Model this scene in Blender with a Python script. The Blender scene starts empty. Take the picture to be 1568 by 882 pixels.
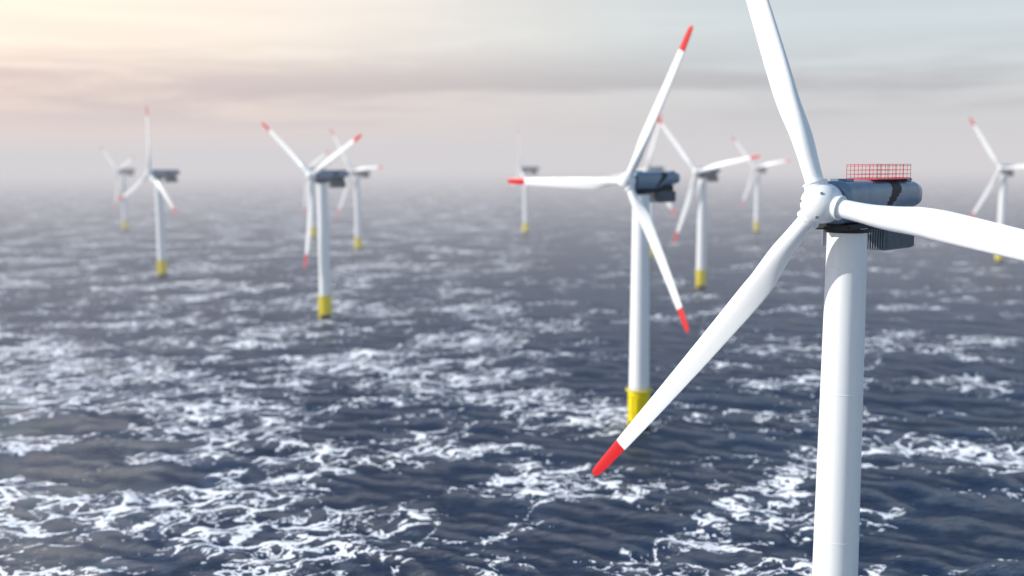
import bpy, bmesh, math, random
import numpy as np
from mathutils import Vector, Matrix

random.seed(4); rng = np.random.default_rng(7)
scene = bpy.context.scene
scene.view_settings.view_transform = 'Standard'
scene.view_settings.look = 'None'
scene.view_settings.exposure = 0

SUN_AZ = math.radians(-92)     # from +Y, negative = left
SUN_EL = math.radians(27)
HUB = 90.0

# ------------------------------------------------------------ node helpers
def mat_new(name):
    m = bpy.data.materials.new(name); m.use_nodes = True
    nt = m.node_tree; nt.nodes.clear()
    return m, nt
def N(nt, t, **kw):
    n = nt.nodes.new(t)
    for k, v in kw.items(): setattr(n, k, v)
    return n
def setin(nt, sock, v):
    if isinstance(v, bpy.types.NodeSocket): nt.links.new(v, sock)
    else: sock.default_value = v
def M(nt, op, a, b=0.0, c=None, clamp=False):
    n = N(nt, 'ShaderNodeMath', operation=op); n.use_clamp = clamp
    setin(nt, n.inputs[0], a); setin(nt, n.inputs[1], b)
    if c is not None: setin(nt, n.inputs[2], c)
    return n.outputs[0]
def SS(nt, v, lo, hi, a=0.0, b=1.0):
    n = N(nt, 'ShaderNodeMapRange', interpolation_type='SMOOTHSTEP')
    setin(nt, n.inputs[0], v)
    for i, x in zip((1, 2, 3, 4), (lo, hi, a, b)): setin(nt, n.inputs[i], x)
    return n.outputs[0]
def MIX(nt, f, a, b, mode='MIX'):
    n = N(nt, 'ShaderNodeMix', data_type='RGBA', blend_type=mode)
    setin(nt, n.inputs[0], f)
    for s, v in ((n.inputs[6], a), (n.inputs[7], b)):
        if isinstance(v, tuple) and len(v) == 3: v = (*v, 1)
        setin(nt, s, v)
    return n.outputs[2]
def NOISE(nt, vec, scale, detail=4, rough=.55, dist=0.0):
    n = N(nt, 'ShaderNodeTexNoise')
    nt.links.new(vec, n.inputs['Vector'])
    n.inputs['Scale'].default_value = scale; n.inputs['Detail'].default_value = detail
    n.inputs['Roughness'].default_value = rough; n.inputs['Distortion'].default_value = dist
    return n.outputs['Fac']
def MAPV(nt, vec, scale=(1,1,1), rot=(0,0,0), loc=(0,0,0)):
    n = N(nt, 'ShaderNodeMapping'); nt.links.new(vec, n.inputs['Vector'])
    n.inputs['Scale'].default_value = scale; n.inputs['Rotation'].default_value = rot
    n.inputs['Location'].default_value = loc
    return n.outputs[0]

def paint(name, col, rough=.35, dirt=.06, streak=True, metal=0.0):
    m, nt = mat_new(name)
    tc = N(nt, 'ShaderNodeTexCoord').outputs['Object']
    a = NOISE(nt, MAPV(nt, tc, (1.2, 1.2, .12) if streak else (.6,.6,.6)), 1.0, 5, .6)
    b = NOISE(nt, tc, 6.0, 3)
    f = M(nt, 'MULTIPLY', SS(nt, a, .45, .8), dirt*6, clamp=True)
    dk = tuple(c*.72 for c in col)
    c = MIX(nt, f, col, dk)
    p = N(nt, 'ShaderNodeBsdfPrincipled')
    nt.links.new(c, p.inputs['Base Color'])
    nt.links.new(SS(nt, b, .2, .8, rough-.06, rough+.08), p.inputs['Roughness'])
    p.inputs['Metallic'].default_value = metal
    o = N(nt, 'ShaderNodeOutputMaterial'); nt.links.new(p.outputs[0], o.inputs[0])
    return m
WHITE = paint('white_gelcoat', (.81,.84,.85), .3, .03)
RED = paint('red_paint', (.60,.006,.010), .38, .05)
YEL = paint('yellow_paint', (.86,.70,.002), .45, .06)
GREY = paint('grey_blue_shell', (.17,.25,.34), .2, .10, False, .2)
DARK = paint('dark_steel', (.012,.015,.02), .6, .1, False)
MID = paint('cooler_metal', (.20,.23,.27), .35, .1, False, .3)
PILE = paint('wet_pile', (.04,.045,.02), .3, .2)

# ------------------------------------------------------------ mesh helpers
def mesh_obj(name, bm, mats, smooth=True):
    bmesh.ops.recalc_face_normals(bm, faces=bm.faces[:])
    me = bpy.data.meshes.new(name); bm.to_mesh(me); bm.free()
    for m in mats: me.materials.append(m)
    if smooth:
        me.polygons.foreach_set('use_smooth', [True]*len(me.polygons))
        try: me.set_sharp_from_angle(angle=math.radians(38))
        except Exception: pass
    return me
def loft(bm, rings, caps=True, matf=None):
    vs = [[bm.verts.new(p) for p in r] for r in rings]
    n = len(rings[0])
    for i in range(len(vs)-1):
        for j in range(n):
            f = bm.faces.new((vs[i][j], vs[i][(j+1)%n], vs[i+1][(j+1)%n], vs[i+1][j]))
            if matf: f.material_index = matf(f.calc_center_median())
    if caps:
        for r in (vs[0], vs[-1]):
            f = bm.faces.new(r)
            if matf: f.material_index = matf(f.calc_center_median())
def lathe(bm, prof, n=64, axis='Z', off=(0,0,0), mi=None):
    rings = []
    for r, h in prof:
        ring = []
        for k in range(n):
            a = 2*math.pi*k/n
            if axis == 'Z': p = (r*math.cos(a), r*math.sin(a), h)
            else: p = (r*math.cos(a), h, r*math.sin(a))
            ring.append(Vector(p)+Vector(off))
        rings.append(ring)
    loft(bm, rings, True, (lambda c: mi) if mi is not None else None)
def box(bm, lo, hi, mi=0, bev=0.0):
    lo, hi = Vector(lo), Vector(hi)
    r = bmesh.ops.create_cube(bm, size=1, matrix=Matrix.Translation((lo+hi)/2) @ Matrix.Diagonal((*(hi-lo), 1)))
    fs = set(f for v in r['verts'] for f in v.link_faces)
    for f in fs: f.material_index = mi
    if bev:
        es = list(set(e for f in fs for e in f.edges))
        g = bmesh.ops.bevel(bm, geom=es, offset=bev, segments=2, affect='EDGES')
        for f in g['faces']: f.material_index = mi
def tube(bm, a, b, r, n=6, mi=0):
    a, b = Vector(a), Vector(b); d = b-a
    q = d.to_track_quat('Z', 'Y').to_matrix().to_4x4()
    g = bmesh.ops.create_cone(bm, cap_ends=True, segments=n, radius1=r, radius2=r, depth=d.length,
                          matrix=Matrix.Translation((a+b)/2) @ q)
    for f in set(f for v in g['verts'] for f in v.link_faces): f.material_index = mi

# ------------------------------------------------------------ turbine parts
TR, BR = 3.0, 3.85
def rad(z): return BR+(TR-BR)*z/86.0
def build_tower():
    bm = bmesh.new(); prof = []
    z0 = 14.0
    prof.append((rad(z0), z0))
    for zz in (36.0, 60.0, 80.0):
        prof += [(rad(zz)-.0, zz-.09), (rad(zz)+.035, zz-.07), (rad(zz)+.035, zz+.07), (rad(zz), zz+.09)]
    prof += [(rad(86), 86.0)]
    lathe(bm, prof, 72)
    return mesh_obj('tower', bm, [WHITE])
def build_tp():
    bm = bmesh.new()
    lathe(bm, [(3.75,-12),(3.75,2.4),(3.95,2.45),(3.95,13.2),(4.25,13.3),(4.25,13.7),(3.9,13.75),(3.86,14.0)], 56)
    for f in bm.faces: f.material_index = 1 if f.calc_center_median().z < 2.4 else 0
    for sx in (-1.0, 1.0):
        tube(bm, (sx, -4.9, -6), (sx, -4.9, 12.5), .25, 8, 0)
        for z in (1.0, 6.0, 12.0): tube(bm, (sx, -4.9, z), (sx*.8, -3.7, z), .15, 6, 0)
    for i in range(22): tube(bm, (-1,-4.9,.4+i*.55), (1,-4.9,.4+i*.55), .05, 4, 0)
    lathe(bm, [(4.1,13.75),(5.0,13.8),(5.0,14.05),(3.86,14.06)], 48, mi=0)
    for k in range(24):
        a = 2*math.pi*k/24
        tube(bm, (4.9*math.cos(a),4.9*math.sin(a),14.0), (4.9*math.cos(a),4.9*math.sin(a),15.2), .05, 4, 2)
        b = 2*math.pi*(k+1)/24
        for h in (14.6, 15.2):
            tube(bm, (4.9*math.cos(a),4.9*math.sin(a),h), (4.9*math.cos(b),4.9*math.sin(b),h), .05, 4, 2)
    return mesh_obj('transition_piece', bm, [YEL, PILE, MID])
def sect(y, hw, zt, zb, n=48, e=3.2, ex=0):
    pts = []
    cz, hz = (zt+zb)/2, (zt-zb)/2
    for k in range(n):
        a = 2*math.pi*k/n
        c, s = math.cos(a), math.sin(a)
        pts.append((hw*math.copysign(abs(c)**(2/e), c), y, cz+hz*math.copysign(abs(s)**(2/e), s)))
    return pts
def build_nacelle():
    bm = bmesh.new()
    key = [(-5.3,2.5,2.7,-2.7),(-5.0,2.95,3.15,-3.1),(-4.6,3.1,3.3,-3.3),(3,3.25,3.4,-3.5),(6.5,3.25,3.4,-3.4),
           (8.5,3.25,3.35,-2.6),(10,3.2,3.3,-1.9),(17.5,3.1,3.1,-1.5),(19,2.85,2.75,-1.2),(19.8,2.2,2.2,-.7),(20.1,1.4,1.6,-.1)]
    ys = sorted(set([k[0] for k in key] + [round(-4.6+.2*i,2) for i in range(119)]))
    rings = []
    ks = np.array(key)
    for y in ys:
        rings.append(sect(y, *[float(np.interp(y, ks[:,0], ks[:,i])) for i in (1,2,3)], n=96))
    def mf(c):
        t = 7.4 + 2.2*math.sin((c.z+.2)*.62)
        w = .35 + 1.25*max(0, min(1, (c.z+3)/4.5))
        return 1 if abs(c.y-t) < w and c.z < 3.0 else 0
    loft(bm, rings, True, mf)
    for y in (-2.2, 1.2, 13.8):
        a = sect(y-.06, *[float(np.interp(y, ks[:,0], ks[:,i]))*1.006 for i in (1,2,3)])
        b = sect(y+.06, *[float(np.interp(y, ks[:,0], ks[:,i]))*1.006 for i in (1,2,3)])
        loft(bm, [a, b], False, lambda c: 0)
    lathe(bm, [(2.3,-6.3),(2.4,-5.25)], 40, 'Y', mi=1)
    box(bm, (-3.0,-5.0,-4.15), (3.0,4.2,-3.3), 1, .25)
    lathe(bm, [(3.15,-4.7),(3.4,-4.6),(3.4,-4.1)], 56, 'Z', mi=1)
    box(bm, (-1.4,-3.4,3.2), (1.4,-1.0,3.62), 0, .1)
    box(bm, (-2.0,15.2,3.0), (2.0,17.0,3.5), 0, .1)
    # cooler hanging underneath
    box(bm, (-2.7,7.4,-7.9), (2.7,16.6,-3.9), 2, .12)
    box(bm, (-2.2,8.0,-3.95), (2.2,16.0,-1.6), 1)
    for i in range(22):
        y = 7.6+i*.41
        box(bm, (2.69,y,-7.7), (3.05,y+.16,-4.05), 2)
        box(bm, (-3.05,y,-7.7), (-2.69,y+.16,-4.05), 2)
    for i in range(13):
        x = -2.6+i*.42
        box(bm, (x,7.1,-7.7), (x+.14,7.41,-4.05), 2)
        box(bm, (x,16.59,-7.7), (x+.14,16.85,-4.05), 2)
    box(bm, (-3.9,-1.0,-7.0), (-3.5,-.2,-4.0), 2, .06)
    box(bm, (-4.1,-.9,-4.1), (-2.9,-.3,-3.7), 2, .06)
    return mesh_obj('nacelle', bm, [GREY, DARK, MID])
def build_railing():
    bm = bmesh.new()
    x0, x1, y0, y1, z0, z1 = -2.6, 2.6, 3.9, 15.0, 3.45, 5.75
    r = .04
    def side(a, b, n):
        a, b = Vector(a), Vector(b)
        for i in range(n+1):
            p = a.lerp(b, i/n)
            tube(bm, (p.x,p.y,z0-.25), (p.x,p.y,z1), r, 5)
        for h in (z0+.15, z0+.75, z0+1.4, z1-.25, z1):
            tube(bm, (a.x,a.y,h), (b.x,b.y,h), r, 5)
    side((x0,y0,0),(x0,y1,0),9); side((x1,y0,0),(x1,y1,0),9)
    side((x0,y0,0),(x1,y0,0),4); side((x0,y1,0),(x1,y1,0),4)
    box(bm, (x0-.05,y0-.05,z0-.08),(x1+.05,y1+.05,z0+.02))
    return mesh_obj('hoist_platform_railing', bm, [RED])
def build_hub():
    bm = bmesh.new()
    prof = []
    for i in range(15):
        t = math.pi/2*i/14
        prof.append((max(.02,3.0*math.sin(t)), -2.95*math.cos(t)))
    prof += [(3.0,.9),(2.95,1.5),(2.6,1.95)]
    lathe(bm, prof, 56, 'Y')
    for k in range(3):
        a = 2*math.pi*k/3
        R = Matrix.Rotation(a, 4, 'Y')
        rings = []
        for rr, h in ((1.72,1.2),(1.72,3.0),(1.85,3.05),(1.85,3.3),(1.5,3.32)):
            rings.append([R @ Vector((rr*math.cos(t), rr*math.sin(t), h)) for t in [2*math.pi*j/40 for j in range(40)]])
        loft(bm, rings, True)
        b = a+math.pi/3
        tube(bm, Vector((math.sin(b)*2.0,-2.1,math.cos(b)*2.0)), Vector((math.sin(b)*2.12,-2.25,math.cos(b)*2.12)), .22, 16, 1)
    return mesh_obj('hub', bm, [WHITE, MID])
def airfoil(n=28):
    pts = []
    for k in range(n):
        a = 2*math.pi*k/n
        x = .5*(1+math.cos(a))
        t = 5*(.2969*math.sqrt(max(x,0))-.126*x-.3516*x*x+.2843*x**3-.1015*x**4)
        s = 1 if math.sin(a) >= 0 else -1
        pts.append((x, s*t, a))
    return pts
def build_blade(R, red=.135):
    bm = bmesh.new()
    rf = [.045,.07,.11,.16,.22,.28,.34,.5,.75,.87,.94,.975,.99,1.0]
    ch = [2.75,2.75,2.95,3.5,4.05,4.3,4.2,3.75,2.95,2.45,2.15,1.85,1.5,.8]
    tk = [1,1,.88,.68,.50,.40,.33,.25,.20,.18,.17,.17,.17,.16]
    tw = [12,12,12,11,9,7,5,3,1,0,-1,-1,-1,-1]
    st = list(np.linspace(.045,.96,60))+list(np.linspace(.962,1,12))
    st = sorted(set(st+[1-red]))
    af = airfoil()
    rings = []
    for s in st:
        c = float(np.interp(s, rf, ch)); t = float(np.interp(s, rf, tk)); w = math.radians(float(np.interp(s, rf, tw)))
        k = min(1, max(0, (s-.07)/.18)); k = k*k*(3-2*k)
        pa = .5+(.33-.5)*k
        bend = -3.2*(max(0, s-.1)**2)
        ring = []
        for (x, y, a) in af:
            X = (x-pa)*(-1)*c; Y = y*t*c
            Xc = -(.5*math.cos(a))*c; Yc = .5*math.sin(a)*c
            px, py = Xc+(X-Xc)*k, Yc+(Y-Yc)*k
            qx = px*math.cos(w)+py*math.sin(w); qy = -px*math.sin(w)+py*math.cos(w)
            ring.append((qx, qy+bend, s*R))
        rings.append(ring)
    cut = (1-red)*R
    loft(bm, rings, True, lambda c: 1 if c.z > cut else 0)
    return mesh_obj('blade', bm, [WHITE, RED])

ME = dict(tower=build_tower(), transition_piece=build_tp(), nacelle=build_nacelle(),
          hoist_platform_railing=build_railing(), hub=build_hub())
BL = {67: build_blade(67.0, .135), 58: build_blade(58.0, .15)}
def link(name, me, parent, loc=(0,0,0), rot=(0,0,0)):
    o = bpy.data.objects.new(name, me); scene.collection.objects.link(o)
    o.parent = parent; o.location = loc; o.rotation_euler = rot
    return o
HUBY = -8.2
def turbine(x, y, yaw, phase, R=58, rail=False):
    e = bpy.data.objects.new('wind_turbine', None); scene.collection.objects.link(e)
    e.empty_display_size = 5
    e.location = (x, y, 0); e.rotation_euler = (0, 0, math.radians(-yaw))
    link('tower', ME['tower'], e)
    link('transition_piece', ME['transition_piece'], e)
    link('nacelle', ME['nacelle'], e, (0,0,HUB))
    if rail: link('hoist_platform_railing', ME['hoist_platform_railing'], e, (0,0,HUB))
    link('hub', ME['hub'], e, (0,HUBY,HUB), (0, math.radians(phase), 0))
    for k in range(3):
        link('blade_%d' % (k+1), BL[R], e, (0,HUBY,HUB), (0, math.radians(phase+120*k), 0))
turbine(52, 155, 47, 220.4, 67, True)
turbine(45.8, 358, 46, 30)
turbine(-119.6, 626, 42, 66)
turbine(-309.5, 873, 42, 6)
turbine(145.7, 770, 46, 79)
turbine(-178, 1141, 42, 86)
turbine(-593, 1522, 40, 70)
turbine(17.5, 1404, 78, 1)
turbine(343, 1404, 46, 80)
turbine(473, 966, 47, 88)
turbine(139.5, 1013, 44, 20)
turbine(-269.5, 1340, 42, 65)

# ------------------------------------------------------------ sea
def build_sea():
    th_f = np.radians(np.linspace(-38, 38, 900))
    th_b = np.radians(np.linspace(38, 322, 220)[1:-1])
    th = np.concatenate([th_f, th_b])
    r = np.concatenate([[2,30,60,90], np.geomspace(120, 2200, 720), np.geomspace(2200, 45000, 50)[1:]])
    Rg, Tg = np.meshgrid(r, th, indexing='ij')
    X = (Rg*np.sin(Tg)).ravel(); Y = (Rg*np.cos(Tg)).ravel(); Rr = Rg.ravel()
    dx = np.zeros_like(X); dy = np.zeros_like(X); Z = np.zeros_like(X); J = np.zeros_like(X)
    wdir = math.atan2(.86, .35)
    nW = 80
    for i in range(nW):
        lam = 5*(34/5)**((i+rng.random())/nW)
        k = 2*math.pi/lam
        d = wdir + rng.normal(0, .6)
        amp = .0072*lam**.8*(.5+rng.random())
        ph = rng.random()*6.283
        fade = np.clip((lam*60-Rr)/(lam*30), 0, 1)
        cx, cy = math.cos(d), math.sin(d)
        a = k*(X*cx+Y*cy)+ph
        ca, sa = np.cos(a), np.sin(a)
        Z += amp*fade*ca; dx -= .9*cx*amp*fade*sa; dy -= .9*cy*amp*fade*sa
        J += amp*k*ca*fade
    far = np.clip((Rr-110)/20, 0, 1)
    co = np.stack([X+dx*far, Y+dy*far, Z], 1)
    nr, nt_ = len(r), len(th)
    i = np.arange(nr-1)[:,None]; j = np.arange(nt_)[None,:]; j2 = (j+1) % nt_
    F = np.stack([i*nt_+j, i*nt_+j2, (i+1)*nt_+j2, (i+1)*nt_+j], -1).reshape(-1, 4)[:, ::-1]
    me = bpy.data.meshes.new('sea')
    me.vertices.add(len(co)); me.vertices.foreach_set('co', co.astype(np.float32).ravel())
    me.loops.add(F.size); me.loops.foreach_set('vertex_index', F.ravel().astype(np.int32))
    me.polygons.add(len(F)); me.polygons.foreach_set('loop_start', np.arange(0, F.size, 4, dtype=np.int32))
    me.polygons.foreach_set('use_smooth', np.ones(len(F), bool))
    at = me.attributes.new('crest', 'FLOAT', 'POINT'); at.data.foreach_set('value', (J/J[Rr < 300].std()).astype(np.float32))
    me.update(); me.validate()
    o = bpy.data.objects.new('sea', me); scene.collection.objects.link(o)
    m, nt = mat_new('sea_water')
    tc = N(nt, 'ShaderNodeTexCoord').outputs['Object']
    flat = MAPV(nt, tc, (1,1,0))
    wr = (0,0,math.radians(-18))
    ani = MAPV(nt, MAPV(nt, flat, rot=wr), (.55,1,1))
    crest = N(nt, 'ShaderNodeAttribute', attribute_name='crest').outputs['Fac']
    wn = N(nt, 'ShaderNodeTexNoise'); nt.links.new(flat, wn.inputs['Vector']); wn.inputs['Scale'].default_value = .06; wn.inputs['Detail'].default_value = 5
    vs = N(nt, 'ShaderNodeVectorMath', operation='SUBTRACT'); nt.links.new(wn.outputs['Color'], vs.inputs[0]); vs.inputs[1].default_value = (.5,.5,.5)
    vm = N(nt, 'ShaderNodeVectorMath', operation='SCALE'); nt.links.new(vs.outputs[0], vm.inputs[0]); vm.inputs['Scale'].default_value = 30
    va = N(nt, 'ShaderNodeVectorMath', operation='ADD'); nt.links.new(MAPV(nt, ani, (1.2,1,1)), va.inputs[0]); nt.links.new(vm.outputs[0], va.inputs[1])
    warped = va.outputs[0]
    v1 = N(nt, 'ShaderNodeTexVoronoi', feature='DISTANCE_TO_EDGE'); nt.links.new(warped, v1.inputs['Vector']); v1.inputs['Scale'].default_value = .075
    n1 = NOISE(nt, warped, .12, 5, .55)
    ridge = M(nt, 'ABSOLUTE', M(nt, 'SUBTRACT', n1, .5))
    big = NOISE(nt, MAPV(nt, flat, loc=(40,13,0)), .014, 3, .5)
    med = NOISE(nt, MAPV(nt, ani, loc=(7,90,0)), .04, 3, .55)
    fine = NOISE(nt, ani, .62, 5, .66)
    sx = N(nt, 'ShaderNodeSeparateXYZ'); nt.links.new(flat, sx.inputs[0])
    # the squall in the near-left water is breaking harder than the open sea farther out
    drift = SS(nt, sx.outputs[0], 80, -80)
    calm = SS(nt, sx.outputs[1], 380, 900)
    patch = M(nt, 'ADD', SS(nt, big, .42, .60), M(nt, 'MULTIPLY', SS(nt, med, .44, .62), .85))
    patch = M(nt, 'MULTIPLY_ADD', drift, .52, M(nt, 'SUBTRACT', patch, .12))
    patch = M(nt, 'SUBTRACT', patch, M(nt, 'MULTIPLY', calm, .30))
    web = SS(nt, v1.outputs['Distance'], .0, .12, 1, 0)
    rid = SS(nt, ridge, .0, .045, 1, 0)
    f = M(nt, 'ADD', M(nt, 'MULTIPLY', web, .76), M(nt, 'MULTIPLY', rid, .72))
    f = M(nt, 'MULTIPLY', f, patch)
    f = M(nt, 'ADD', f, M(nt, 'MULTIPLY', SS(nt, crest, .2, 2.4), M(nt, 'MULTIPLY_ADD', patch, .44, .06)))
    f = M(nt, 'ADD', f, M(nt, 'MULTIPLY', M(nt, 'SUBTRACT', fine, .5), 1.8))
    foam = SS(nt, f, .82, .96)
    veil = M(nt, 'MULTIPLY', SS(nt, f, .5, 1.0), .06)
    foam = M(nt, 'MAXIMUM', foam, veil)
    b1 = NOISE(nt, ani, .34, 6, .64, .4)
    b2 = NOISE(nt, ani, 1.6, 4, .6)
    h = M(nt, 'ADD', M(nt, 'MULTIPLY', b1, 3.8), M(nt, 'MULTIPLY', b2, .5))
    bp = N(nt, 'ShaderNodeBump'); bp.inputs['Strength'].default_value = 1; bp.inputs['Distance'].default_value = 1.0
    nt.links.new(h, bp.inputs['Height'])
    # body colour of the water plus a Fresnel reflection
    df = N(nt, 'ShaderNodeBsdfDiffuse')
    nt.links.new(MIX(nt, SS(nt, med, .35, .7), (.001,.014,.048), (.003,.024,.074)), df.inputs['Color'])
    fr = N(nt, 'ShaderNodeFresnel'); fr.inputs['IOR'].default_value = 1.32; nt.links.new(bp.outputs[0], fr.inputs['Normal'])
    fac = M(nt, 'MULTIPLY', fr.outputs[0], .34)
    gl = N(nt, 'ShaderNodeBsdfGlossy'); gl.inputs['Roughness'].default_value = .11
    nt.links.new(MIX(nt, SS(nt, fr.outputs[0], .35, 1.0), (.16,.40,.80), (.80,.87,.95)), gl.inputs['Color'])
    nt.links.new(bp.outputs[0], gl.inputs['Normal']); nt.links.new(bp.outputs[0], df.inputs['Normal'])
    w = N(nt, 'ShaderNodeMixShader'); nt.links.new(fac, w.inputs[0]); nt.links.new(df.outputs[0], w.inputs[1]); nt.links.new(gl.outputs[0], w.inputs[2])
    fo = N(nt, 'ShaderNodeBsdfPrincipled'); fo.inputs['Base Color'].default_value = (.92,.94,.96,1); fo.inputs['Roughness'].default_value = .7
    mx = N(nt, 'ShaderNodeMixShader'); nt.links.new(foam, mx.inputs[0]); nt.links.new(w.outputs[0], mx.inputs[1]); nt.links.new(fo.outputs[0], mx.inputs[2])
    out = N(nt, 'ShaderNodeOutputMaterial'); nt.links.new(mx.outputs[0], out.inputs[0])
    me.materials.append(m)
build_sea()

# ------------------------------------------------------------ haze box beyond the nearer turbines, its own emission standing in for scattered light
bm = bmesh.new(); box(bm, (-26000,400,-30), (26000,26000,240))
me = mesh_obj('sea_haze', bm, [], False)
hz = bpy.data.objects.new('sea_haze', me); scene.collection.objects.link(hz)
m, nt = mat_new('haze')
SIG = 1/3000
ab = N(nt, 'ShaderNodeVolumeAbsorption'); ab.inputs['Density'].default_value = SIG; ab.inputs['Color'].default_value = (0,0,0,1)
em = N(nt, 'ShaderNodeEmission'); em.inputs['Color'].default_value = (.67,.65,.675,1); em.inputs['Strength'].default_value = SIG
a1 = N(nt, 'ShaderNodeAddShader')
nt.links.new(ab.outputs[0], a1.inputs[0]); nt.links.new(em.outputs[0], a1.inputs[1])
out = N(nt, 'ShaderNodeOutputMaterial'); nt.links.new(a1.outputs[0], out.inputs['Volume'])
me.materials.append(m)

# ------------------------------------------------------------ world
w = bpy.data.worlds.new('World'); scene.world = w; w.use_nodes = True
nt = w.node_tree; nt.nodes.clear()
sky = N(nt, 'ShaderNodeTexSky', sky_type='NISHITA'); sky.sun_disc = False
sky.sun_elevation = SUN_EL; sky.sun_rotation = SUN_AZ; sky.dust_density = 2; sky.air_density = 1.2
tc = N(nt, 'ShaderNodeTexCoord').outputs['Generated']
nrm = N(nt, 'ShaderNodeVectorMath', operation='NORMALIZE'); nt.links.new(tc, nrm.inputs[0]); d = nrm.outputs[0]
sp = N(nt, 'ShaderNodeSeparateXYZ'); nt.links.new(d, sp.inputs[0]); z = sp.outputs[2]
dt = N(nt, 'ShaderNodeVectorMath', operation='DOT_PRODUCT'); nt.links.new(d, dt.inputs[0]); dt.inputs[1].default_value = (-.93,.33,.12)
warm = SS(nt, dt.outputs['Value'], .05, .88)
c_hi = MIX(nt, warm, (.72,.82,.85), (1.5,1.20,.94))
c_lo = MIX(nt, warm, (.68,.69,.71), (1.22,.82,.63))
base = MIX(nt, SS(nt, z, .03, .11), c_lo, c_hi)
zen = MIX(nt, SS(nt, z, .16, .50), base, (.20,.35,.60))
cv = MAPV(nt, d, (1.3,1.3,17), loc=(.9,.2,.45))
cn = NOISE(nt, cv, 1.5, 8, .58, .35)
cl = SS(nt, cn, .42, .60)
band = M(nt, 'MULTIPLY', SS(nt, z, .02, .055), SS(nt, z, .065, .125, 1, .15))
cloudc = MIX(nt, warm, (.42,.42,.46), (.80,.57,.52))
allc = MIX(nt, M(nt, 'MULTIPLY', M(nt, 'MULTIPLY', cl, band), .95), zen, cloudc)
bg1 = N(nt, 'ShaderNodeBackground'); nt.links.new(sky.outputs[0], bg1.inputs[0]); bg1.inputs[1].default_value = .1
bg2 = N(nt, 'ShaderNodeBackground'); nt.links.new(allc, bg2.inputs[0]); bg2.inputs[1].default_value = 1.0
ms = N(nt, 'ShaderNodeMixShader'); ms.inputs[0].default_value = .85
nt.links.new(bg1.outputs[0], ms.inputs[1]); nt.links.new(bg2.outputs[0], ms.inputs[2])
o = N(nt, 'ShaderNodeOutputWorld'); nt.links.new(ms.outputs[0], o.inputs[0])

# ------------------------------------------------------------ sun
ld = bpy.data.lights.new('sun', 'SUN'); ld.energy = 4.9; ld.angle = math.radians(.6); ld.color = (1,.95,.89)
lo = bpy.data.objects.new('sun', ld); scene.collection.objects.link(lo)
sd = Vector((math.sin(SUN_AZ)*math.cos(SUN_EL), math.cos(SUN_AZ)*math.cos(SUN_EL), math.sin(SUN_EL)))
lo.rotation_euler = (-sd).to_track_quat('-Z', 'Y').to_euler()
lo.location = sd*500

# ------------------------------------------------------------ camera
cd = bpy.data.cameras.new('camera'); cam = bpy.data.objects.new('camera', cd); scene.collection.objects.link(cam)
cam.location = (0,0,96)
cam.rotation_euler = (Matrix.Rotation(math.radians(.1), 3, 'Z') @ Matrix.Rotation(math.radians(90-7.06), 3, 'X') @ Matrix.Rotation(math.radians(-.3), 3, 'Z')).to_euler()
cd.lens = 35; cd.sensor_width = 36; cd.clip_start = .5; cd.clip_end = 80000
cd.dof.use_dof = True; cd.dof.focus_distance = 157; cd.dof.aperture_fstop = .031
scene.camera = cam
